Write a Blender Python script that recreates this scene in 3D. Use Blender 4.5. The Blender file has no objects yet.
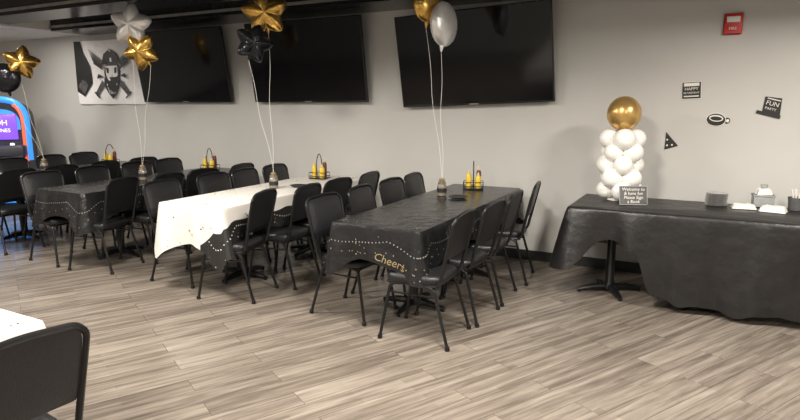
import bpy, bmesh, math, random
from mathutils import Vector, Matrix
random.seed(7)
sc = bpy.context.scene
pi = math.pi

# ------------------------------------------------------------ materials
def mat(name, col, rough=0.5, metal=0.0, noise=0.0, nscale=20, bump=0.0, bscale=40, emit=None, estr=1.0, spec=None, trans=0.0, coat=0.0):
    m = bpy.data.materials.new(name); m.use_nodes = True
    nt = m.node_tree; b = nt.nodes["Principled BSDF"]
    b.inputs["Base Color"].default_value = (*col, 1)
    b.inputs["Roughness"].default_value = rough
    b.inputs["Metallic"].default_value = metal
    if spec is not None: b.inputs["Specular IOR Level"].default_value = spec
    if trans: b.inputs["Transmission Weight"].default_value = trans
    if coat: b.inputs["Coat Weight"].default_value = coat
    if emit:
        b.inputs["Emission Color"].default_value = (*emit, 1)
        b.inputs["Emission Strength"].default_value = estr
    tc = nt.nodes.new("ShaderNodeTexCoord")
    if noise > 0:
        n = nt.nodes.new("ShaderNodeTexNoise"); n.inputs["Scale"].default_value = nscale; n.inputs["Detail"].default_value = 4
        r = nt.nodes.new("ShaderNodeValToRGB")
        r.color_ramp.elements[0].position = .3; r.color_ramp.elements[1].position = .7
        r.color_ramp.elements[0].color = (*[c*(1-noise) for c in col], 1)
        r.color_ramp.elements[1].color = (*[min(1, c*(1+noise)) for c in col], 1)
        nt.links.new(tc.outputs["Object"], n.inputs["Vector"]); nt.links.new(n.outputs["Fac"], r.inputs["Fac"])
        nt.links.new(r.outputs["Color"], b.inputs["Base Color"])
    if bump > 0:
        n = nt.nodes.new("ShaderNodeTexNoise"); n.inputs["Scale"].default_value = bscale; n.inputs["Detail"].default_value = 3
        bp = nt.nodes.new("ShaderNodeBump"); bp.inputs["Strength"].default_value = bump; bp.inputs["Distance"].default_value = 0.02
        nt.links.new(tc.outputs["Object"], n.inputs["Vector"]); nt.links.new(n.outputs["Fac"], bp.inputs["Height"])
        nt.links.new(bp.outputs["Normal"], b.inputs["Normal"])
    return m

M_wall = mat("wall_paint", (.575,.57,.55), .7, noise=.03, nscale=1.5, bump=.06, bscale=160)
M_ceilw = mat("ceiling_white", (.8,.79,.77), .8, noise=.03)
M_ceilb = mat("ceiling_black", (.016,.016,.018), .18, noise=.3, nscale=3)
M_ceilg = mat("ceiling_grey", (.34,.335,.325), .5, noise=.1)
M_strip = mat("brushed_steel", (.6,.58,.55), .35, .9, noise=.15, nscale=8)
M_base = mat("baseboard_black", (.02,.02,.02), .5, noise=.2)
M_frame = mat("chair_frame_black", (.010,.010,.011), .3, .2, noise=.2)
M_vinyl = mat("chair_vinyl_black", (.010,.010,.012), .38, noise=.2, nscale=60, bump=.15, bscale=180)
M_blackcloth = mat("plastic_cloth_black", (.012,.012,.013), .27, noise=.25, nscale=4, bump=.6, bscale=9)
M_blackcloth2 = mat("fabric_cloth_black", (.012,.0115,.012), .40, noise=.25, nscale=6, bump=.5, bscale=9)
M_whitecloth = mat("plastic_cloth_white", (.74,.72,.68), .45, noise=.04, nscale=4, bump=.3, bscale=7)
M_white = mat("print_white", (.8,.78,.74), .5, noise=.03)
M_silverp = mat("print_silver", (.36,.355,.35), .4, .3, noise=.1)
M_gold = mat("print_gold", (.34,.27,.15), .4, .3, noise=.1)
M_goldb = mat("balloon_gold_foil", (.68,.42,.11), .26, .95, noise=.08, bump=.3, bscale=14)
M_silverb = mat("balloon_silver_foil", (.88,.88,.88), .35, .6, noise=.05, bump=.3, bscale=14)
M_blackb = mat("balloon_black_foil", (.02,.02,.025), .15, .6, noise=.1, bump=.3, bscale=14)
M_goldl = mat("balloon_gold_latex", (.62,.40,.14), .28, .7, noise=.05)
M_whitel = mat("balloon_white_latex", (.88,.87,.84), .3, noise=.02)
M_string = mat("balloon_ribbon", (.85,.83,.8), .5, noise=.02)
M_tv = mat("tv_screen_glass", (.004,.004,.006), .1, noise=.1, spec=.3)
M_tvb = mat("tv_bezel", (.008,.008,.009), .3, noise=.1)
M_red = mat("alarm_red", (.6,.03,.03), .4, noise=.05)
M_black = mat("print_black", (.015,.015,.015), .5, noise=.1)
M_flagw = mat("flag_cloth_white", (.92,.92,.92), .8, noise=.03, nscale=12)
M_flagg = mat("flag_grey", (.09,.09,.09), .8, noise=.6, nscale=25)
M_glass = mat("jar_glass", (.20,.17,.13), .12, noise=.3, nscale=60, spec=.8)
M_yellow = mat("mustard_yellow", (.78,.55,.06), .35, noise=.05)
M_cap = mat("bottle_cap", (.6,.5,.3), .4, noise=.05)
M_ketch = mat("sauce_dark_red", (.14,.035,.02), .3, noise=.05)
M_juke_b = mat("arcade_blue", (.03,.22,.6), .3, noise=.1, emit=(.05,.35,1), estr=.7)
M_juke_r = mat("arcade_red", (.8,.12,.06), .3, noise=.1, emit=(1,.15,.08), estr=.7)
M_juke_s = mat("arcade_screen", (.1,.02,.3), .2, noise=.3, nscale=5, emit=(.20,.09,.8), estr=1.2)
M_juke_t = mat("arcade_screen_text", (.9,.9,.95), .3, emit=(.8,.8,1), estr=1.1)
M_juke_k = mat("arcade_body_dark", (.03,.03,.05), .4, noise=.1)
M_lamp = mat("lamp_diffuser", (1,.95,.85), .5, emit=(1,.92,.8), estr=6)
M_clear = mat("plastic_clear_grey", (.4,.4,.4), .2, noise=.2, nscale=40)
M_greybox = mat("grey_box", (.3,.31,.32), .5, noise=.1)
M_sign = mat("sign_chalk", (.09,.09,.09), .6, noise=.2)

PLANK_ANGLE = 62
def floor_mat():
    m = bpy.data.materials.new("vinyl_plank_floor"); m.use_nodes = True
    nt = m.node_tree; N = nt.nodes; L = nt.links; b = N["Principled BSDF"]
    tc = N.new("ShaderNodeTexCoord"); mp = N.new("ShaderNodeMapping")
    mp.inputs["Rotation"].default_value = (0,0,math.radians(-PLANK_ANGLE))
    L.new(tc.outputs["Object"], mp.inputs["Vector"])
    def brick(w,h,off,c1,c2,ms,loc=(0,0,0)):
        bt = N.new("ShaderNodeTexBrick"); bt.offset=off; bt.inputs["Scale"].default_value=1
        bt.inputs["Brick Width"].default_value=w; bt.inputs["Row Height"].default_value=h
        bt.inputs["Mortar Size"].default_value=ms; bt.inputs["Mortar Smooth"].default_value=.1
        bt.inputs["Color1"].default_value=c1; bt.inputs["Color2"].default_value=c2
        bt.inputs["Mortar"].default_value=(0.25,0.25,0.25,1)
        m2=N.new("ShaderNodeMapping"); m2.inputs["Location"].default_value=loc
        L.new(mp.outputs["Vector"],m2.inputs["Vector"]); L.new(m2.outputs["Vector"],bt.inputs["Vector"])
        return bt
    b1 = brick(1.22,.16,.37,(0,0,0,1),(1,1,1,1),.0013)
    b2 = brick(.7,.053333,.43,(0,0,0,1),(1,1,1,1),.0,(.3,.0,0))
    mg = N.new("ShaderNodeMapping"); mg.inputs["Scale"].default_value=(1.3,20,1)
    L.new(mp.outputs["Vector"],mg.inputs["Vector"])
    add = N.new("ShaderNodeVectorMath"); add.operation='ADD'
    sc1 = N.new("ShaderNodeVectorMath"); sc1.operation='SCALE'; sc1.inputs["Scale"].default_value=7
    L.new(b1.outputs["Color"],sc1.inputs[0]); L.new(mg.outputs["Vector"],add.inputs[0]); L.new(sc1.outputs[0],add.inputs[1])
    n1 = N.new("ShaderNodeTexNoise"); n1.inputs["Scale"].default_value=1.3; n1.inputs["Detail"].default_value=8; n1.inputs["Roughness"].default_value=.62
    n1.inputs["Distortion"].default_value=.4
    L.new(add.outputs[0],n1.inputs["Vector"])
    def math_(op,a,bv):
        x=N.new("ShaderNodeMath"); x.operation=op
        for i,v in enumerate((a,bv)):
            if isinstance(v,(int,float)): x.inputs[i].default_value=v
            else: L.new(v,x.inputs[i])
        return x.outputs[0]
    sep1=N.new("ShaderNodeSeparateColor"); L.new(b1.outputs["Color"],sep1.inputs[0])
    sep2=N.new("ShaderNodeSeparateColor"); L.new(b2.outputs["Color"],sep2.inputs[0])
    v = math_('MULTIPLY',sep1.outputs[0],.20)
    v = math_('ADD',v,math_('MULTIPLY',sep2.outputs[0],.16))
    g = math_('MULTIPLY',math_('SUBTRACT',n1.outputs["Fac"],.5),1.75)
    v = math_('ADD',v,g); v = math_('ADD',v,.30)
    r = N.new("ShaderNodeValToRGB"); cr=r.color_ramp
    cr.elements[0].position=.0; cr.elements[0].color=(.072,.057,.046,1)
    cr.elements[1].position=1.; cr.elements[1].color=(.35,.308,.262,1)
    e=cr.elements.new(.35); e.color=(.155,.130,.109,1)
    e=cr.elements.new(.65); e.color=(.24,.208,.176,1)
    L.new(v,r.inputs["Fac"])
    mx = N.new("ShaderNodeMixRGB"); mx.inputs[2].default_value=(.06,.048,.04,1)
    L.new(b1.outputs["Fac"],mx.inputs[0]); L.new(r.outputs["Color"],mx.inputs[1]); L.new(mx.outputs[0],b.inputs["Base Color"])
    b.inputs["Roughness"].default_value=.27
    bp=N.new("ShaderNodeBump"); bp.inputs["Strength"].default_value=.08; bp.inputs["Distance"].default_value=.01
    L.new(v,bp.inputs["Height"]); L.new(bp.outputs["Normal"],b.inputs["Normal"])
    return m
M_floor = floor_mat()

# ------------------------------------------------------------ mesh helpers
def new_obj(name, bm, mats, loc=(0,0,0), rot=(0,0,0), parent=None, smooth=True, sharp=35):
    bmesh.ops.recalc_face_normals(bm, faces=bm.faces)
    me = bpy.data.meshes.new(name); bm.to_mesh(me); bm.free()
    for m in mats: me.materials.append(m)
    if smooth:
        for p in me.polygons: p.use_smooth = True
        try: me.set_sharp_from_angle(angle=math.radians(sharp))
        except Exception: pass
    o = bpy.data.objects.new(name, me); sc.collection.objects.link(o)
    o.location = loc; o.rotation_euler = rot
    if parent: o.parent = parent
    return o

def inst(name, me, loc, rz):
    o = bpy.data.objects.new(name, me); sc.collection.objects.link(o)
    o.location = loc; o.rotation_euler = (0,0,rz); return o

def box(bm, x0,x1,y0,y1,z0,z1, mi=0, bev=0.0, M=None):
    vs=[bm.verts.new((x,y,z)) for z in (z0,z1) for y in (y0,y1) for x in (x0,x1)]
    fs=[bm.faces.new([vs[i] for i in q]) for q in ((0,1,3,2),(4,5,7,6),(0,1,5,4),(2,3,7,6),(0,2,6,4),(1,3,7,5))]
    for f in fs: f.material_index=mi
    if bev>0:
        es=list({e for f in fs for e in f.edges})
        r=bmesh.ops.bevel(bm, geom=es, offset=bev, segments=3, affect='EDGES', profile=.5, material=mi)
        vs=list({v for f in r['faces'] for v in f.verts}|{v for v in vs if v.is_valid})
    if M is not None:
        for v in vs: v.co = M@v.co
    return vs

def fillet(pts, rad, n=5):
    pts=[Vector(p) for p in pts]; out=[pts[0]]
    for i in range(1,len(pts)-1):
        a,b,c=pts[i-1],pts[i],pts[i+1]
        d1=(a-b); d2=(c-b); r=min(rad,d1.length*.45,d2.length*.45)
        p=b+d1.normalized()*r; q=b+d2.normalized()*r
        for k in range(n+1):
            t=k/n; out.append(p*(1-t)**2+b*2*t*(1-t)+q*t*t)
    out.append(pts[-1]); return out

def tube(bm, pts, r, mi=0, n=8, closed=False, caps=True):
    pts=[Vector(p) for p in pts]; N=len(pts); rings=[]; up=None
    for i,p in enumerate(pts):
        if closed: t=(pts[(i+1)%N]-pts[i-1])
        else: t=pts[min(i+1,N-1)]-pts[max(i-1,0)]
        t.normalize()
        if up is None:
            up=Vector((0,0,1)) if abs(t.z)<.9 else Vector((1,0,0))
        a=(up-t*up.dot(t)).normalized(); b=t.cross(a); up=a
        rr=r[i] if isinstance(r,(list,tuple)) else r
        rings.append([bm.verts.new(p+(a*math.cos(2*pi*k/n)+b*math.sin(2*pi*k/n))*rr) for k in range(n)])
    for i in range(N if closed else N-1):
        A=rings[i];B=rings[(i+1)%N]
        for k in range(n):
            f=bm.faces.new((A[k],A[(k+1)%n],B[(k+1)%n],B[k])); f.material_index=mi
    if caps and not closed:
        for R in (rings[0],rings[-1]):
            f=bm.faces.new(R); f.material_index=mi

def lathe(bm, prof, c=(0,0,0), mi=0, n=20, axis=None):
    c=Vector(c); rings=[]; new=[]
    for r,z in prof:
        if r<1e-5: ring=[bm.verts.new(c+Vector((0,0,z)))]
        else: ring=[bm.verts.new(c+Vector((r*math.cos(2*pi*k/n),r*math.sin(2*pi*k/n),z))) for k in range(n)]
        rings.append(ring); new+=ring
    for A,B in zip(rings,rings[1:]):
        if len(A)==1 and len(B)==1: continue
        for k in range(n):
            k2=(k+1)%n
            if len(A)==1: q=(A[0],B[k2],B[k])
            elif len(B)==1: q=(A[k],A[k2],B[0])
            else: q=(A[k],A[k2],B[k2],B[k])
            f=bm.faces.new(q); f.material_index=mi
    for R in (rings[0],rings[-1]):
        if len(R)>1:
            f=bm.faces.new(R); f.material_index=mi
    return new

def poly(bm, pts, mi=0, M=None):
    vs=[bm.verts.new((M@Vector(p)) if M is not None else Vector(p)) for p in pts]
    f=bm.faces.new(vs); f.material_index=mi; return f

_tc={}
def text_geo(txt, size=1, shear=0):
    key=(txt,size,shear)
    if key in _tc: return _tc[key]
    cu=bpy.data.curves.new("t",'FONT'); cu.body=txt; cu.size=size; cu.align_x='CENTER'; cu.align_y='CENTER'; cu.shear=shear; cu.resolution_u=3
    o=bpy.data.objects.new("t",cu); sc.collection.objects.link(o)
    bpy.context.view_layer.update()
    me=bpy.data.meshes.new_from_object(o.evaluated_get(bpy.context.evaluated_depsgraph_get()))
    g=([v.co.copy() for v in me.vertices],[tuple(p.vertices) for p in me.polygons])
    bpy.data.objects.remove(o); bpy.data.curves.remove(cu); bpy.data.meshes.remove(me)
    _tc[key]=g; return g
def add_text(bm, txt, size, fn, mi=0, shear=0):
    V,F=text_geo(txt,size,shear)
    vs=[bm.verts.new(fn(v)) for v in V]
    for f in F:
        try:
            ff=bm.faces.new([vs[i] for i in f]); ff.material_index=mi
        except Exception: pass

# ------------------------------------------------------------ room
WY=5.84; X0=-12.0; X1=3.6; YF=-3.2; ZC=2.78
def slab(name,x0,x1,y0,y1,z0,z1,m,bev=0):
    bm=bmesh.new(); box(bm,x0,x1,y0,y1,z0,z1,0,bev); return new_obj(name,bm,[m],smooth=False)
slab("floor",X0-.1,X1+.1,YF-.1,WY+.1,-.1,0,M_floor)
slab("wall_back",X0-.1,X1+.1,WY,WY+.1,0,ZC,M_wall)
slab("wall_left",X0-.1,X0,YF,WY,0,ZC,M_wall)
slab("wall_right",X1,X1+.1,YF,WY,0,ZC,M_wall)
slab("wall_front",X0-.1,X1+.1,YF-.1,YF,0,ZC,M_wall)
slab("ceiling",X0-.1,X1+.1,YF-.1,WY+.1,ZC,ZC+.1,M_ceilg)
slab("baseboard_back",X0,X1,WY-.012,WY,0,.10,M_base)
slab("baseboard_left",X0,X0+.012,YF,WY-.012,0,.10,M_base)
slab("baseboard_right",X1-.012,X1,YF,WY-.012,0,.10,M_base)
# soffits
XS=-8.3
slab("trim_1",XS,X1,5.25,WY,2.57,ZC,M_ceilb,.004)
slab("trim_2",XS,X1,4.2,4.70,2.60,ZC,M_ceilb,.004)
slab("trim_3",XS,X1,5.235,5.25,2.61,2.64,M_strip)
slab("trim_4",XS,X1,4.185,4.20,2.64,2.67,M_strip)
slab("trim_5",X0,XS,4.45,WY,2.58,ZC,M_ceilw)
slab("trim_6",X0,X1,3.0,3.2,2.60,ZC,M_ceilb,.004)

# ------------------------------------------------------------ lights
def downlight(x,y,z,power,size=.5,col=(1,.925,.825),r=.13):
    bm=bmesh.new()
    lathe(bm,[(r,0),(r*1.18,0),(r*1.18,.012),(r,.012)],(0,0,-.012),0,28)
    lathe(bm,[(0,-.004),(r*.98,-.004),(r*.98,.0)],(0,0,0),1,28)
    new_obj("recessed_ceiling_light",bm,[M_ceilw,M_lamp],(x,y,z))
    l=bpy.data.lights.new("downlight_lamp",'AREA'); l.shape='DISK'; l.size=size; l.energy=power; l.color=col
    o=bpy.data.objects.new("downlight_lamp",l); sc.collection.objects.link(o); o.location=(x,y,z-.03)
    return o
for (x,y,p) in [(1.3,3.6,108),(-1.2,2.6,120),(-3.9,2.4,96),(-6.6,2.4,82),(-9.2,2.6,64),(1.2,.3,95),(-2.0,-.6,100),(-5.5,-.4,80)]:
    downlight(x,y,ZC,p)
downlight(-8.75,4.85,2.58,18,.3)
w=bpy.data.worlds.new("World"); sc.world=w; w.use_nodes=True
w.node_tree.nodes["Background"].inputs[0].default_value=(.8,.82,.85,1); w.node_tree.nodes["Background"].inputs[1].default_value=.2

# ------------------------------------------------------------ chair
def chair_mesh():
    bm=bmesh.new()
    def outline(s,n=40):
        out=[]
        for k in range(n):
            a=2*pi*k/n; c,si=math.cos(a),math.sin(a)
            e=.42
            x=abs(c)**e*(1 if c>0 else -1); y=abs(si)**e*(1 if si>0 else -1)
            w=.205+.012*x
            out.append((x*.205*s+.005, y*w*s))
        return out
    lay=[(.90,.425),(.97,.428),(1.0,.438),(1.0,.458),(.985,.472),(.94,.482),(.8,.489),(.45,.492)]
    prev=None
    for s,z in lay:
        z-=.012
        ring=[bm.verts.new((x,y,z)) for x,y in outline(s)]
        if prev:
            for k in range(len(ring)):
                f=bm.faces.new((prev[k],prev[(k+1)%len(ring)],ring[(k+1)%len(ring)],ring[k])); f.material_index=1
        else:
            f=bm.faces.new(ring); f.material_index=1
        prev=ring
    f=bm.faces.new(prev); f.material_index=1
    def bx(z): return -.195-.24*(z-.45)
    path=[(-.17,-.185,.415),(bx(.45)-.005,-.19,.45),(bx(.845),-.208,.845),(bx(.882),-.165,.882),(bx(.895),0,.895),(bx(.882),.165,.882),(bx(.845),.208,.845),(bx(.45)-.005,.19,.45),(-.17,.185,.415)]
    tube(bm,fillet(path,.05,5),.0125,0,8)
    nu,nv=16,12; front=[];back=[]
    for j in range(nv+1):
        v=j/nv; z=.59+v*.280
        hw=.192
        if z>.83: 
            q=(z-.83)/.045; hw=.192-.035*q*q
        if v<.15: hw*= .93+.07*math.sin(v/.15*pi/2)
        rf=[];rb=[]
        for i in range(nu+1):
            u=-1+2*i/nu
            zz=z+.010*(1-u*u)*v
            puff=(1-abs(u)**4)*(1-abs(2*v-1)**4)
            x=bx(zz)
            rf.append(bm.verts.new((x+.006+.018*puff,u*hw,zz)))
            rb.append(bm.verts.new((x-.003-.005*puff,u*hw,zz)))
        front.append(rf);back.append(rb)
    for G in (front,back):
        for j in range(nv):
            for i in range(nu):
                f=bm.faces.new((G[j][i],G[j][i+1],G[j+1][i+1],G[j+1][i])); f.material_index=1
    for j in range(nv):
        for i in (0,nu):
            f=bm.faces.new((front[j][i],front[j+1][i],back[j+1][i],back[j][i])); f.material_index=1
    for i in range(nu):
        for j in (0,nv):
            f=bm.faces.new((front[j][i],front[j][i+1],back[j][i+1],back[j][i])); f.material_index=1
    for s in (-1,1):
        tube(bm,fillet([(.19,s*.18,.41),(-.19,s*.18,.41)],.02),.011,0)
        tube(bm,fillet([(.08,s*.182,.408),(.165,s*.186,.40),(.235,s*.212,.012)],.04),.0115,0)
        tube(bm,fillet([(-.06,s*.182,.408),(-.15,s*.186,.40),(-.262,s*.212,.012)],.04),.0115,0)
        tube(bm,[(.178,s*.19,.34),(-.17,s*.19,.34)],.007,0,6)
        for x in (.235,-.262):
            lathe(bm,[(.0,0),(.017,0),(.017,.018),(.012,.03)],(x,s*.212,0),0,10)
    tube(bm,[(.16,-.186,.40),(.16,.186,.40)],.010,0)
    tube(bm,[(-.155,-.186,.40),(-.155,.186,.40)],.010,0)
    o=new_obj("dining_chair",bm,[M_frame,M_vinyl]); return o
ch0=chair_mesh(); CH=ch0.data
first=[True]
def chair(cx,cy,rot):
    if first[0]:
        ch0.location=(cx,cy,0); ch0.rotation_euler=(0,0,math.radians(rot)); first[0]=False; return
    inst("dining_chair",CH,(cx,cy,0),math.radians(rot))
BK=.30
def right_side(bx_,ys,rots=None):
    for i,y in enumerate(ys): chair(bx_-BK,y,180+(rots[i] if rots else random.uniform(-5,5)))
def left_side(bx_,ys,rots=None):
    for i,y in enumerate(ys): chair(bx_+BK,y,(rots[i] if rots else random.uniform(-5,5)))
chair(-1.70,3.55,180+2)
right_side(-1.36,[4.05,4.54,5.14],[-2,3,8])
left_side(-2.66,[3.70,4.28,4.80,5.28],[-4,3,-3,2])
chair(-3.48,3.60,180+14)
right_side(-3.08,[4.09,4.60,5.14],[5,-3,3])
left_side(-4.46,[3.72,4.33,4.82,5.3],[2,-3,4,0])
chair(-5.22,3.62,180+12)
right_side(-4.82,[4.10,4.60,5.16],[4,-3,4])
left_side(-6.13,[3.60,4.2,4.75,5.25],[-3,4,-2,3])
right_side(-6.52,[3.6,4.1,4.62,5.2],[3,-3,2,-3])
left_side(-7.95,[3.7,4.3,4.85,5.3],[3,-3,2,-3])
chair(-2.11,.97,180-3)

# ------------------------------------------------------------ tables
def table(name,x0,x1,y0,y1,peds,h=.755,aoff=0):
    e=bpy.data.objects.new(name,None); sc.collection.objects.link(e)
    cx,cy=(x0+x1)/2,(y0+y1)/2; e.location=(cx,cy,0)
    bm=bmesh.new(); box(bm,x0-cx,x1-cx,y0-cy,y1-cy,h-.03,h,0,.008); new_obj("top",bm,[M_black],parent=e)
    for i,(px,py) in enumerate(peds):
        bm=bmesh.new()
        lathe(bm,[(.0,.03),(.055,.03),(.055,.06),(.036,.09),(.036,h-.06),(.05,h-.05),(.05,h-.03),(0,h-.03)],(px-cx,py-cy,0),0,20)
        for k in range(4):
            a=aoff+k*pi/2; d=Vector((math.cos(a),math.sin(a),0)); c=Vector((px-cx,py-cy,0))
            tube(bm,[c+d*.02+Vector((0,0,.05)),c+d*.15+Vector((0,0,.042)),c+d*.25+Vector((0,0,.026)),c+d*.27+Vector((0,0,.022))],[.03,.026,.018,.014],0,8)
            lathe(bm,[(0,0),(.016,0),(.014,.014)],tuple(c+d*.255),0,10)
            tube(bm,[c+Vector((0,0,h-.042)),c+d*.24+Vector((0,0,h-.042))],.012,0,6)
        new_obj("pedestal_%d"%(i+1),bm,[M_frame],parent=e)
    return e

def cloth(x0,x1,y0,y1,z,drop,corner,m,seed=0,beads=None,confetti=None,text=None,flare=.05,dropf=None,name="tablecloth",wave=.012,band=None,csize=(.004,.009),skirt_conf=None):
    rnd=random.Random(seed)
    r=.025; P=[];s=0
    cs=[(x1-r,y0+r,-pi/2),(x1-r,y1-r,0),(x0+r,y1-r,pi/2),(x0+r,y0+r,pi)]
    def seg(a,b,n):
        L=(Vector(b)-Vector(a)).length; k=max(2,int(L/.025))
        for i in range(k): 
            t=i/k; P.append([a[0]+(b[0]-a[0])*t,a[1]+(b[1]-a[1])*t,n[0],n[1]])
    def arc(c):
        for i in range(6):
            a=c[2]+i/6*pi/2; P.append([c[0]+r*math.cos(a),c[1]+r*math.sin(a),math.cos(a),math.sin(a)])
    seg((x0+r,y0),(x1-r,y0),(0,-1)); arc(cs[0])
    seg((x1,y0+r),(x1,y1-r),(1,0)); arc(cs[1])
    seg((x1-r,y1),(x0+r,y1),(0,1)); arc(cs[2])
    seg((x0,y1-r),(x0,y0+r),(-1,0)); arc(cs[3])
    n=len(P)
    cc=[Vector((x1,y0)),Vector((x1,y1)),Vector((x0,y1)),Vector((x0,y0))]
    ph=[rnd.uniform(0,6) for _ in range(6)]
    D=[];W=[];C=[]
    for i,p in enumerate(P):
        d=min((Vector(p[:2])-c).length for c in cc)
        k=math.exp(-(d/.13)**1.5)
        dr=(dropf(p) if dropf else drop)
        D.append(dr+corner*k+.012*math.sin(i*.35+ph[0])+.01*math.sin(i*.13+ph[1])); C.append(k)
        W.append(wave*(math.sin(i*.42+ph[2])+.7*math.sin(i*.23+ph[3])+.4*math.sin(i*.9+ph[4])))
    def sk(jf,t,off=0):
        j=int(math.floor(jf))%n; j2=(j+1)%n; f=jf-math.floor(jf)
        def one(i):
            p=P[i]; o=.006+.02*t**.5*(1)+W[i]*t+C[i]*flare*t+off
            if abs(p[1]-y1)<.03 : o=min(o,.04)
            return Vector((p[0]+p[2]*o,p[1]+p[3]*o,z+.004-.008*min(1,t*10)-D[i]*t))
        return one(j).lerp(one(j2),f)
    bm=bmesh.new(); rows=[]
    T=[0,.03,.08,.16,.28,.42,.56,.7,.85,1]
    inner=[bm.verts.new((p[0]-p[2]*.01,p[1]-p[3]*.01,z+.005)) for p in P]
    rows.append(inner)
    for t in T: rows.append([bm.verts.new(sk(i,t)) for i in range(n)])
    for A,B in zip(rows,rows[1:]):
        for i in range(n): bm.faces.new((A[i],A[(i+1)%n],B[(i+1)%n],B[i]))
    bm.faces.new(inner)
    if band:
        for i in range(n):
            if band[1](P[i]): 
                b0=band[0](P[i]); b1=band[0](P[(i+1)%n]); K=4
                for q in range(K):
                    t0=b0+(1-b0)*q/K; t1=b0+(1-b0)*(q+1)/K; u0=b1+(1-b1)*q/K; u1=b1+(1-b1)*(q+1)/K
                    vs=[bm.verts.new(sk(i,t0,.004)),bm.verts.new(sk(i+1,u0,.004)),bm.verts.new(sk(i+1,u1,.004)),bm.verts.new(sk(i,t1,.004))]
                    f=bm.faces.new(vs); f.material_index=1
    mats=[m,M_black,M_white,M_gold]
    o=new_obj(name,bm,mats,smooth=True,sharp=60)
    bm=bmesh.new(); any_=False
    def disc(c,nn,rad,mi):
        nn=nn.normalized(); a=nn.orthogonal().normalized(); b=nn.cross(a)
        vs=[bm.verts.new(c+(a*math.cos(k*pi/3)+b*math.sin(k*pi/3))*rad) for k in range(6)]
        f=bm.faces.new(vs); f.material_index=mi
    if beads:
        jf=0.
        while jf<n-.5:
            p=P[int(jf)%n]; u=(jf%18)/18
            t=beads[0]+beads[1]*math.sin(u*pi)
            if len(beads)<4 or beads[3](p):
                disc(sk(jf,t,.007),Vector((p[2],p[3],0)),.0055,beads[2])
                if (int(jf/1.1)%3)==0:
                    disc(sk(jf,min(.95,t+.22+rnd.uniform(-.05,.15)),.007),Vector((p[2],p[3],0)),.005,3 if rnd.random()<.5 else beads[2])
            jf+=1.1
        any_=True
    if skirt_conf:
        for _ in range(skirt_conf[0]):
            jf=rnd.uniform(0,n-1); p=P[int(jf)%n]
            disc(sk(jf,rnd.uniform(.1,.95)**.7*.98,.006),Vector((p[2],p[3],0)),rnd.uniform(*csize),rnd.choice(skirt_conf[1]))
        any_=True
    if confetti:
        for _ in range(confetti[0]):
            xx=rnd.uniform(x0+.03,x1-.03); yy=rnd.uniform(y0+.03,y1-.03)
            ex=min(xx-x0,x1-xx,yy-y0,y1-yy)
            if ex>.14 and rnd.random()<.8: continue
            disc(Vector((xx,yy,z+.0075)),Vector((0,0,1)),rnd.uniform(*csize),rnd.choice(confetti[1]))
        any_=True
    if text:
        for (tx,size,jc,tcn,mi,shear) in text:
            def fn(v): 
                return sk(jc+v.x/.025, min(.98,max(.02,tcn-v.y/(D[int(jc)%n]))), .008)
            add_text(bm,tx,size,fn,mi,shear)
        any_=True
    if any_:
        new_obj("printed_pattern",bm,[m,M_black,M_silverp,M_gold,M_white],parent=o,smooth=False)
    else: bm.free()
    return o

TX=[(-7.60,-6.90),(-5.85,-5.15),(-4.13,-3.43),(-2.36,-1.66)]
Y0,Y1=3.40,5.66
for i,(a,b) in enumerate(TX):
    c=(a+b)/2
    table("banquet_table",a,b,Y0,Y1,[(c,4.01),(c,5.04)])
    if i==2:
        side=lambda p,a=a,b=b: p[0]>b-.22
        edge=lambda p,a=a,b=b: .34+.10*math.sin(p[1]*9)**2 if p[0]>b-.03 else .34+ (b-.03-p[0])/.19*.6
        # front end hangs lower than the long sides
        dropf=lambda p: .31 if p[3]<-.5 else .24
        cloth(a,b,Y0,Y1,.757,.24,.17,M_whitecloth,i,beads=(.5,.16,4,lambda p,b=b:p[0]>b-.12),confetti=(380,[1,1,1,3]),band=(edge,side),skirt_conf=(130,[1,1,3]),csize=(.004,.009),dropf=dropf,wave=.016)
    elif i==3:
        cloth(a,b,Y0,Y1,.757,.24,.12,M_blackcloth,i,beads=(.3,.16,2),confetti=(220,[2,3]),csize=(.003,.006),text=[("Cheers",.08,18.5,.80,3,.3),("Celebrate",.09,60,.6,3,.3)],skirt_conf=(120,[2,3]))
    else:
        cloth(a,b,Y0,Y1,.757,.24,.13,M_blackcloth,i,beads=(.3,.16,2) if i==1 else None,confetti=(120,[2,3]))
# foreground white table
table("banquet_table",-2.94,-2.24,-1.0,1.27,[(-2.59,-.4),(-2.59,.6)])
cloth(-2.94,-2.24,-1.0,1.27,.757,.20,.04,M_whitecloth,9,confetti=(120,[1,3]),flare=.01)

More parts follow.
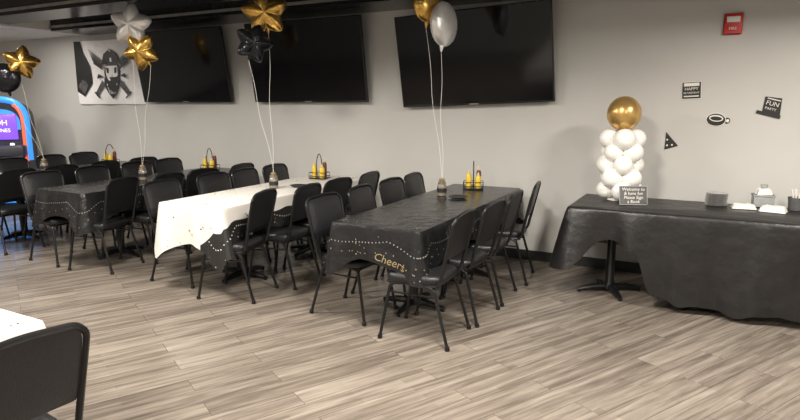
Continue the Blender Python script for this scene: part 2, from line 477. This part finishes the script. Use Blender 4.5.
# buffet: a small pedestal table and a long one pushed together
table("buffet_table",-1.02,-.36,4.84,5.60,[(-.70,5.14)],aoff=.5)
table("buffet_table",-.35,1.6,4.84,5.60,[(.0,5.2),(1.2,5.2)],aoff=.5)
def buffet_cloth():
    x0,x1,y0,y1,z=-1.02,1.6,4.84,5.60,.758
    bm=bmesh.new()
    P=[]
    k=30
    for i in range(k): P.append((x0,y1-(y1-y0-.03)*i/k,-1,0))
    for i in range(6):
        a=pi+i/6*pi/2; P.append((x0+.03+.03*math.cos(a),y0+.03+.03*math.sin(a),math.cos(a),math.sin(a)))
    k=110
    for i in range(k+1): P.append((x0+.03+(x1-x0-.03)*i/k,y0,0,-1))
    def drop(p):
        x,y=p[0],p[1]
        dc=math.hypot(x-x0,y-y0)
        d=.28+.24*math.exp(-(dc/.16)**1.5)
        if p[3]<-.5:
            t=min(1,max(0,(x+.50)/.16)); t=t*t*(3-2*t)
            d+= t*(.37+.05*math.sin(x*3+1))*(1)
            d-= .05*math.exp(-((x+.72)/.12)**2)
        return d+.015*math.sin(x*17+y*19)+.008*math.sin(x*33)
    def W(i,p): return .020*math.sin(i*.36)+.016*math.sin(i*.21+1)+.007*math.sin(i*.83)
    T=[0,.03,.08,.16,.28,.42,.56,.7,.85,1]
    inner=[bm.verts.new((p[0]-p[2]*.012,p[1]-p[3]*.012,z+.005)) for p in P]
    rows=[inner]
    for t in T:
        row=[]
        for i,p in enumerate(P):
            dc=math.hypot(p[0]-x0,p[1]-y0)
            o=.006+.03*t**.5+W(i,p)*t+.10*t*math.exp(-(dc/.12)**2)
            row.append(bm.verts.new((p[0]+p[2]*o,p[1]+p[3]*o,max(.012,z-.004-drop(p)*t))))
        rows.append(row)
    for A,B in zip(rows,rows[1:]):
        for i in range(len(P)-1): bm.faces.new((A[i],A[i+1],B[i+1],B[i]))
    br=bm.verts.new((x1,y1,z+.005)); 
    bm.faces.new(inner+[br])
    nb=20
    bt=[bm.verts.new((x0+(x1-x0)*i/nb,y1+.004,z+.004)) for i in range(nb+1)]; bb=[bm.verts.new((x0+(x1-x0)*i/nb,y1+.012+.008*math.sin(i*1.3),z-.45)) for i in range(nb+1)]
    for i in range(nb): bm.faces.new((bt[i],bt[i+1],bb[i+1],bb[i]))
    new_obj("tablecloth",bm,[M_blackcloth2],sharp=60)
buffet_cloth()

# ------------------------------------------------------------ TVs
def tv(cx,zb,roll=0,tilt=9,w=1.63,h=.935):
    e=bpy.data.objects.new("wall_television",None); sc.collection.objects.link(e); e.location=(cx,WY-.075,zb)
    e.rotation_euler=(0,math.radians(roll),0)
    M=Matrix.Rotation(math.radians(tilt),4,'X')
    bm=bmesh.new(); box(bm,-w/2,w/2,-.02,.02,0,h,0,.006,M); new_obj("housing",bm,[M_tvb],parent=e)
    bm=bmesh.new(); box(bm,-w/2+.012,w/2-.012,-.0225,-.0195,.02,h-.012,0,0,M)
    new_obj("screen",bm,[M_tv],parent=e,smooth=False)
    bm=bmesh.new(); box(bm,-.05,.05,-.024,-.0225,.005,.014,0,0,M); box(bm,-.35,.35,.02,.045,.05,.5,0,.01,M)
    new_obj("rear_cover",bm,[M_strip,M_tvb],parent=e)
    bm=bmesh.new()
    for s in (-.25,.25): 
        box(bm,s-.02,s+.02,.055,.072,.1,.7)
        tube(bm,[(s,.06,.62),(s,.04-.62*math.sin(math.radians(tilt))+.02,.62)],.012)
        tube(bm,[(s,.06,.15),(s,.02,.15)],.012)
    new_obj("wall_mount",bm,[M_frame],parent=e)
tv(-6.30,1.60); tv(-4.28,1.60); tv(-2.20,1.575,-2.2)

# ------------------------------------------------------------ flag
def flag():
    bm=bmesh.new(); W_,H_=1.47,.93; nx,nz=60,30; G=[]
    def P(u,v):
        sag=.015*math.sin(u*pi)*(v)
        return Vector((-8.66+u*W_, WY-.02-.008*math.sin(u*17+v*3)-.006*math.sin(v*9), 2.5-(1-v)*H_-sag))
    for j in range(nz+1): G.append([bm.verts.new(P(i/nx,j/nz)) for i in range(nx+1)])
    for j in range(nz):
        for i in range(nx):
            bm.faces.new((G[j][i],G[j][i+1],G[j+1][i+1],G[j+1][i]))
    def shp(pts,mi,off=.022):
        vs=[]
        for (u,v) in pts:
            q=P(u,v); q.y-=off; vs.append(bm.verts.new(q))
        f=bm.faces.new(vs); f.material_index=mi
    shp([(0.005,.995),(.005,.20),(.12,.12),(.24,.34),(.22,.6),(.14,.8),(.10,.995)],1,.012)
    shp([(0.03,.28),(.12,.15),(.18,.30),(.10,.42)],2,.015)
    c0=.56
    head=[(c0+.115*math.cos(a),.50+.2*math.sin(a)) for a in [k*pi/8 for k in range(16)]]
    shp(head,1,.018)
    shp([(c0-.09,.60),(c0+.09,.60),(c0+.085,.45),(c0+.05,.36),(c0-.05,.36),(c0-.085,.45)],0,.021)
    shp([(c0-.14,.62),(c0-.10,.78),(c0,.86),(c0+.1,.78),(c0+.14,.62),(c0,.66)],1,.024)
    shp([(c0-.015,.66),(c0-.012,.84),(c0+.012,.84),(c0+.015,.66)],0,.027)
    for s in (-1,1):
        for k in range(5):
            shp([(c0+s*.13,.56+k*.03),(c0+s*(.25+.02*k),.68+k*.05),(c0+s*(.26+.01*k),.64+k*.05),(c0+s*.135,.54+k*.03)],1,.026)
        shp([(c0+s*.02,.55),(c0+s*.08,.58),(c0+s*.07,.49),(c0+s*.03,.48)],1,.028)
        shp([(c0+s*.10,.30),(c0+s*.24,.12),(c0+s*.27,.17),(c0+s*.14,.38)],2,.024)
        shp([(c0+s*.19,.10),(c0+s*.27,.20),(c0+s*.285,.185),(c0+s*.205,.085)],1,.025)
        shp([(c0+s*.13,.44),(c0+s*.22,.40),(c0+s*.2,.48)],1,.025)
    shp([(c0-.015,.47),(c0+.015,.47),(c0,.42)],1,.028)
    shp([(c0-.11,.42),(c0-.04,.37),(c0+.04,.37),(c0+.11,.42),(c0+.10,.28),(c0+.06,.18),(c0,.08),(c0-.06,.18),(c0-.1,.28)],1,.026)
    for k in range(5): shp([(c0-.075+k*.036,.32),(c0-.065+k*.036,.32),(c0-.03+k*.016,.16),(c0-.035+k*.016,.16)],0,.029)
    new_obj("wall_flag",bm,[M_flagw,M_black,M_flagg],smooth=True)
flag()

# ------------------------------------------------------------ arcade / jukebox
def arcade():
    e=bpy.data.objects.new("arcade_machine",None); sc.collection.objects.link(e)
    e.location=(-9.42,5.05,0); e.rotation_euler=(0,0,math.radians(28+18))
    w=.40; zt=1.64; zs=1.30
    def arch(w,zs,zt,n=16,z0=.0):
        p=[(-w,z0)]
        for k in range(n+1):
            a=pi-k*pi/n; c=math.cos(a); s=math.sin(a)
            p.append((w*abs(c)**.7*(1 if c>0 else -1), zs+(zt-zs)*abs(s)**.8))
        p.append((w,z0)); return p
    bm=bmesh.new(); o=arch(w-.02,zs,zt-.02)
    A=[bm.verts.new((x,-.22,z)) for x,z in o];B=[bm.verts.new((x,.25,z)) for x,z in o]
    bm.faces.new(A);bm.faces.new(B)
    for i in range(len(A)): bm.faces.new((A[i],A[(i+1)%len(A)],B[(i+1)%len(B)],B[i]))
    new_obj("cabinet",bm,[M_juke_k],parent=e)
    ar=arch(w-.01,zs,zt,24,.75)
    k=int(len(ar)*.78)
    bm=bmesh.new()
    tube(bm,[(x,-.22,z) for x,z in ar[:k+1]],.045,1,12); tube(bm,[(x,-.22,z) for x,z in ar[k:]],.045,1,12)
    tube(bm,[(x*.90,-.25,z-.02) for x,z in ar[len(ar)-9:]],.026,0,10)
    tube(bm,[(x*.90,-.25,z-.02) for x,z in ar[:9]],.026,0,10)
    new_obj("light_arch",bm,[M_juke_r,M_juke_b],parent=e)
    bm=bmesh.new(); o=arch(w-.09,zs-.02,zt-.14,16,1.20)
    f=poly(bm,[(x,-.235,z) for x,z in o],0)
    new_obj("marquee",bm,[M_juke_b],parent=e)
    bm=bmesh.new(); box(bm,-.27,.27,-.26,-.225,1.06,1.43,0,.01); new_obj("screen",bm,[M_juke_s],parent=e)
    bm=bmesh.new()
    add_text(bm,"IN OH",.11,lambda v:Vector((v.x,-.264,1.30+v.y)),0)
    add_text(bm,"FORTUNES",.075,lambda v:Vector((v.x,-.264,1.19+v.y)),0)
    new_obj("screen_text",bm,[M_juke_t],parent=e,smooth=False)
    bm=bmesh.new()
    box(bm,-.37,.37,-.40,-.2,.80,.98,0,.03); box(bm,-.33,.33,-.26,-.2,.12,.76,1,.01)
    for x in (-.2,0,.2): lathe(bm,[(0,0),(.03,0),(.03,.02),(.02,.03),(0,.03)],(x,-.31,.98),2,12)
    new_obj("control_panel",bm,[M_juke_k,M_juke_b,M_juke_t],parent=e)
arcade()

# ------------------------------------------------------------ balloons
def foil_balloon(name,c,R,m,yaw,roll,anchor,tilt=0,star=True):
    bm=bmesh.new(); n=60
    def sr(a):
        if not star: return .86
        q=(a/(2*pi/5))%1; q=abs(q-.5)*2
        return .62+.38*q**1.15-.03*max(0,q-.85)/.15
    M=Matrix.Translation(c)@Matrix.Rotation(yaw,4,'Z')@Matrix.Rotation(tilt,4,'X')@Matrix.Rotation(roll,4,'Y')
    rs=[0,.12,.25,.4,.55,.68,.8,.9,.96,1.0]
    for s in (-1,1):
        prev=None
        for r in rs:
            if r==0: ring=[bm.verts.new(M@Vector((0,s*R*.36,0)))]
            else:
                ring=[]
                for k in range(n):
                    a=2*pi*k/n+pi/2; rr=sr(2*pi*k/n)*R*r
                    th=R*.36*max(0,1-r**2.6)**.6 if r<1 else 0
                    if star: th*=(1-.10*r*(1-math.cos(5*2*pi*k/n)))
                    th+= (R*.014*math.sin(k*2.7) if .6<r<1 else 0)
                    ring.append(bm.verts.new(M@Vector((math.cos(a)*rr,s*th,math.sin(a)*rr))))
            if prev:
                for k in range(n):
                    if len(prev)==1: bm.faces.new((prev[0],ring[k],ring[(k+1)%n]))
                    else: bm.faces.new((prev[k],prev[(k+1)%n],ring[(k+1)%n],ring[k]))
            prev=ring
    bmesh.ops.remove_doubles(bm,verts=bm.verts,dist=.0005)
    zt=-R*(.6 if star else .84)
    a_,b_=M@Vector((0,0,zt)),M@Vector((0,0,zt-.05))
    tube(bm,[a_,b_],[.022,.008],0,8)
    A=Vector(anchor); tl=[]
    for k in range(15):
        t=k/14; p=b_.lerp(A,t); p+=Vector((math.sin(t*9)*.010,math.cos(t*7)*.01,0))*math.sin(t*pi); tl.append(p)
    tube(bm,tl,.0016,1,5)
    return new_obj(name,bm,[m,M_string],sharp=60)

def latex(bm,c,R,mi,n=24,dirv=(0,0,-1),sq=1.08):
    d=-Vector(dirv).normalized(); q=Vector((0,0,1)).rotation_difference(d).to_matrix()
    prof=[(0.012*R/.1,-1.22*R),(.10*R,-1.17*R),(.09*R,-1.12*R),(.2*R,-1.04*R)]
    for k in range(1,13):
        a=-pi/2+.32+k*(pi-.32)/12
        prof.append((R*math.cos(a) if k<12 else 0,R*sq*math.sin(a)))
    vs=lathe(bm,prof,(0,0,0),mi,n)
    for v in vs: v.co=Vector(c)+q@v.co
J=[(-7.2,4.3),(-5.5,4.35),(-3.80,4.5),(-2.15,4.85)]
Rt=Vector((.8829,.4695,0))
def bal(j,dr,z,R,m,yawd,rolld,name="foil_star_balloon",tilt=0,star=True,da=0):
    c=Vector((J[j][0],J[j][1],z))+Rt*dr+Vector((.3,-.52,0))*(.12 if m is M_blackb else 0)
    foil_balloon(name,c,R,m,math.radians(yawd),math.radians(rolld),(J[j][0]+da,J[j][1],.929),tilt,star)
bal(0,-.14,2.06,.21,M_goldb,60,12)
bal(0,-.31,1.88,.20,M_blackb,40,-10,"foil_round_balloon",star=False,da=.006)
bal(1,.0,2.40,.23,M_silverb,28,6)
bal(1,.08,2.13,.21,M_goldb,20,-30,tilt=.15,da=.006)
bal(2,-.02,2.42,.23,M_goldb,34,-8)
bal(2,-.12,2.14,.19,M_blackb,45,20,da=.006)
bal(3,-.14,2.42,.17,M_goldb,60,5,"foil_round_balloon",star=False)
bal(3,.0,2.26,.22,M_silverb,84,10,"foil_round_balloon",star=False,da=.006)

# jars
for j,(x,y) in enumerate(J):
    bm=bmesh.new()
    lathe(bm,[(0,0),(.04,0),(.043,.01),(.043,.09),(.034,.105),(.036,.11),(.036,.125),(0,.125)],(0,0,0),0,20)
    lathe(bm,[(0,.125),(.02,.125),(.03,.145),(.012,.16),(0,.16)],(0,0,0),1,12)
    lathe(bm,[(.0445,.03),(.0445,.07)],(0,0,0),2,20)
    new_obj("centerpiece_jar",bm,[M_glass,M_gold,M_black],(x,y,.766))

# condiment caddy
def caddy(x,y,rz):
    e=bpy.data.objects.new("condiment_caddy",None); sc.collection.objects.link(e); e.location=(x,y,.766); e.rotation_euler=(0,0,math.radians(rz))
    bm=bmesh.new(); box(bm,-.095,.095,-.065,.065,0,.012,0,.003)
    for z in (.03,.07):
        tube(bm,fillet([(-.095,-.065,z),(.095,-.065,z),(.095,.065,z),(-.095,.065,z),(-.095,-.065,z)],.01,3),.003,0,6)
    for a in (-1,1):
        for b in (-.095,0,.095): tube(bm,[(b,a*.065,0),(b,a*.065,.072)],.003,0,6)
    tube(bm,fillet([(0,-.065,.0),(0,-.065,.2),(0,-.02,.27),(0,.02,.27),(0,.065,.2),(0,.065,0)],.04,4),.005,0,6)
    new_obj("wire_tray",bm,[M_frame],parent=e)
    def bottle(nm,px,py,m,h,r=.027):
        bm=bmesh.new(); lathe(bm,[(0,0),(r*.9,0),(r,.01),(r,h*.68),(r*.85,h*.76),(r*.5,h*.80),(r*.5,h*.86),(0,h*.86)],(px,py,.012),0,16)
        lathe(bm,[(r*.52,h*.80),(r*.52,h*.87),(r*.2,h),(0,h)],(px,py,.012),1,12)
        new_obj(nm,bm,[m,M_cap],parent=e)
    bottle("mustard_bottle",-.045,-.030,M_yellow,.175); bottle("mustard_bottle",.045,-.030,M_yellow,.15,.03)
    bottle("sauce_bottle",.05,.032,M_ketch,.21,.024)
    bm=bmesh.new()
    lathe(bm,[(0,0),(.018,0),(.02,.05),(.016,.065)],(-.055,.03,.012),0,12); lathe(bm,[(.017,.065),(.017,.085),(0,.09)],(-.055,.03,.012),1,12)
    new_obj("salt_shaker",bm,[M_white,M_strip],parent=e)
caddy(-2.05,5.38,20); caddy(-3.84,5.32,10); caddy(-5.5,5.33,15); caddy(-7.2,5.2,0)

def plate(x,y):
    bm=bmesh.new()
    lathe(bm,[(0,0),(.06,0),(.085,.012),(.088,.014),(.06,.006),(0,.006)],(0,0,0),0,24)
    new_obj("paper_plate",bm,[M_black],(x,y,.768))
plate(-1.96,4.78); plate(-3.65,4.7)

# ------------------------------------------------------------ buffet decorations
BZ=.768
def column():
    e=bpy.data.objects.new("balloon_column",None); sc.collection.objects.link(e); e.location=(-.70,5.36,BZ)
    bm=bmesh.new(); lathe(bm,[(0,0),(.1,0),(.1,.012),(.012,.02),(.008,.03),(.008,.60),(0,.6)],(0,0,0),0,20); new_obj("stand",bm,[M_white],parent=e)
    for L in range(5):
        bm=bmesh.new()
        for k in range(4):
            a=k*pi/2+L*pi/4+.3; d=Vector((math.cos(a),math.sin(a),0)); 
            latex(bm,d*.108+Vector((0,0,.085+L*.110)),.084+.006*math.sin(L*3+k*2),0,20,dirv=-d,sq=1.02)
        new_obj("white_balloon_ring_%d"%(L+1),bm,[M_whitel],parent=e)
    bm=bmesh.new(); latex(bm,(0,0,.735),.140,0,32,sq=1.05); new_obj("gold_balloon",bm,[M_goldl],parent=e)
column()
# chalk sign
bm=bmesh.new()
M=Matrix.Translation((-.55,5.12,BZ))@Matrix.Rotation(math.radians(26),4,'Z')@Matrix.Rotation(math.radians(-14),4,'X')
box(bm,-.11,.11,-.004,.004,0,.155,0,.002,M)
for x0_,x1_,z0_,z1_ in ((-.113,.113,0,.004),(-.113,.113,.152,.157),(-.113,-.109,0,.157),(.109,.113,0,.157)):
    box(bm,x0_,x1_,-.006,.005,z0_,z1_,1,0,M)
tube(bm,[M@Vector((0,.004,.13)),M@Vector((0,.07,.02))],.004,0,6)
for i,t in enumerate(["Welcome to","& have fun","Please Sign","a Book"]):
    add_text(bm,t,.036,lambda v,i=i:M@Vector((v.x,-.0055,.128-i*.034+v.y)),2,.1)
new_obj("chalkboard_sign",bm,[M_sign,M_silverp,M_white])

bm=bmesh.new()
for k in range(12):
    lathe(bm,[(0,0),(.06,0),(.082,.006),(.083,.008),(.05,.004),(0,.004)],(random.uniform(-.003,.003),random.uniform(-.003,.003),k*.0085),0,24)
new_obj("plastic_plate_stack",bm,[M_clear],(.05,5.44,BZ))
def rumple(bm,cx,cy,z,w,d,h,rz,mi=0,seed=1):
    rnd=random.Random(seed); nx,ny=12,9; M=Matrix.Translation((cx,cy,z))@Matrix.Rotation(rz,4,'Z')
    T=[];B=[]
    for j in range(ny+1):
        rt=[];rb=[]
        for i in range(nx+1):
            u=-1+2*i/nx;v=-1+2*j/ny; e=(1-u**6)*(1-v**6)
            hh=h*(e**.4)*(.75+.25*rnd.random()) if e>0 else 0
            x=u*w/2+rnd.uniform(-.003,.003);y=v*d/2+rnd.uniform(-.003,.003)
            rt.append(bm.verts.new(M@Vector((x,y,.002+hh)))); rb.append(bm.verts.new(M@Vector((x,y,0))))
        T.append(rt);B.append(rb)
    for G in (T,B):
        for j in range(ny):
            for i in range(nx):
                f=bm.faces.new((G[j][i],G[j][i+1],G[j+1][i+1],G[j+1][i])); f.material_index=mi
    for j in range(ny):
        for i in (0,nx): bm.faces.new((T[j][i],T[j+1][i],B[j+1][i],B[j][i])).material_index=mi
    for i in range(nx):
        for j in (0,ny): bm.faces.new((T[j][i],T[j][i+1],B[j][i+1],B[j][i])).material_index=mi
bm=bmesh.new(); rumple(bm,.245,5.38,BZ,.17,.12,.035,.1,0,1); new_obj("napkin_pack",bm,[M_white])
bm=bmesh.new(); rumple(bm,.44,5.32,BZ,.18,.14,.045,-.2,0,2); new_obj("cutlery_bag",bm,[M_white])
bm=bmesh.new()
box(bm,-.075,.075,-.05,.05,0,.10,0,.004)
box(bm,-.08,.08,-.055,.055,.085,.10,0,.003)
rumple(bm,0,0,.10,.11,.07,.05,.3,1,5)
lathe(bm,[(0,0),(.02,0),(.028,.05),(0,.05)],(.0,-.0,.13),2,12)
new_obj("tissue_box",bm,[M_greybox,M_white,M_clear],(.38,5.53,BZ),(0,0,.1))
bm=bmesh.new()
lathe(bm,[(0,0),(.05,0),(.055,.06),(.06,.1),(.056,.1),(.05,.01),(0,.01)],(0,0,0),0,24)
for k in range(7):
    a=k*.9; tube(bm,[(0.01*math.cos(a),.01*math.sin(a),.01),(.04*math.cos(a),.04*math.sin(a),.16)],.005,1,6)
new_obj("cutlery_cup",bm,[M_sign,M_white],(.60,5.47,BZ))

# ------------------------------------------------------------ wall items
Yw=WY
def fire():
    bm=bmesh.new(); box(bm,-.07,.07,-.035,0,-.085,.085,0,.008)
    box(bm,-.05,.05,-.045,-.035,.01,.06,1,.004); 
    box(bm,-.045,.045,-.040,-.035,-.055,-.02,0,.002)
    lathe(bm,[(0,0),(.028,0),(.03,.004)],(0,0,0),0,16)
    add_text(bm,"FIRE",.032,lambda v:Vector((v.x,-.041,-.038+v.y)),1)
    new_obj("fire_alarm_strobe",bm,[M_red,M_white],(.05,Yw,2.24))
fire()
def cutout(name,x,z,rot,kind):
    M=Matrix.Rotation(math.radians(rot),4,'Y'); bm=bmesh.new()
    def plate(pts,y0,y1,mi):
        A=[bm.verts.new(M@Vector((a,y0,b))) for a,b in pts];B=[bm.verts.new(M@Vector((a,y1,b))) for a,b in pts]
        for F in (A,B): bm.faces.new(F).material_index=mi
        for i in range(len(A)): bm.faces.new((A[i],A[(i+1)%len(A)],B[(i+1)%len(B)],B[i])).material_index=mi
    def el(a,b,cx=0,cz=0,n=20): return [(cx+a*math.cos(2*pi*k/n),cz+b*math.sin(2*pi*k/n)) for k in range(n)]
    def rc(w,h,cx=0,cz=0): return [(cx-w,cz-h),(cx+w,cz-h),(cx+w,cz+h),(cx-w,cz+h)]
    tx=lambda s,sz,cx,cz: add_text(bm,s,sz,lambda v:M@Vector((v.x+cx,-.0095,v.y+cz)),1)
    if kind==0:
        plate(rc(.078,.075),-.004,0,1); plate(rc(.073,.07),-.006,-.004,0)
        plate(rc(.06,.014,0,.050),-.008,-.006,1)
        tx("HAPPY",.036,0,.012); tx("RETIREMENT",.022,0,-.022); plate(rc(.06,.005,0,-.05),-.008,-.006,1)
    if kind==1:
        plate(el(.078,.058),-.004,0,1); plate(el(.072,.052),-.006,-.004,0); plate(el(.055,.028,0,.012),-.008,-.006,1)
        plate(el(.045,.018,0,.010),-.009,-.008,0)
        plate(el(.024,.026,.085,0),-.003,0,0); plate(el(.012,.014,.090,0),-.005,-.003,1)
    if kind==2:
        plate([(-.05,-.07),(.085,-.07),(.05,.075),(-.07,.06)],-.004,0,0); tx("FUN",.05,0,.015); tx("PARTY",.028,0,-.028); plate(rc(.09,.014,0,-.075),-.006,0,0)
        plate(rc(.05,.004,0,.052),-.006,-.004,1)
    if kind==3:
        plate([(-.05,-.075),(.065,-.055),(-.025,.08)],-.004,0,0)
        for a,b in ((-.025,-.04),(.015,-.04),(-.02,.01)): plate(el(.008,.008,a,b,8),-.006,-.004,1)
    new_obj(name,bm,[M_black,M_white,M_gold],(x,Yw-.002,z),smooth=False)
cutout("square_wall_cutout",-.22,1.70,-3,0)
cutout("teacup_wall_cutout",-.01,1.45,5,1)
cutout("banner_wall_cutout",.39,1.57,15,2)
cutout("pizza_wall_cutout",-.36,1.26,-8,3)

# ------------------------------------------------------------ camera
th=math.radians(28); p=math.radians(10.37)
F=Vector((-math.sin(th)*math.cos(p),math.cos(th)*math.cos(p),-math.sin(p)))
R=Vector((math.cos(th),math.sin(th),0)); U=R.cross(F)
cam=bpy.data.cameras.new("camera"); cam.sensor_width=36; cam.lens=590/800*36; cam.clip_start=.05
co=bpy.data.objects.new("camera",cam); sc.collection.objects.link(co)
m3=Matrix((R,U,-F)).transposed(); co.matrix_world=Matrix.Translation((0,0,1.6))@m3.to_4x4()
sc.camera=co
sc.view_settings.view_transform='Standard'
sc.view_settings.exposure=.12
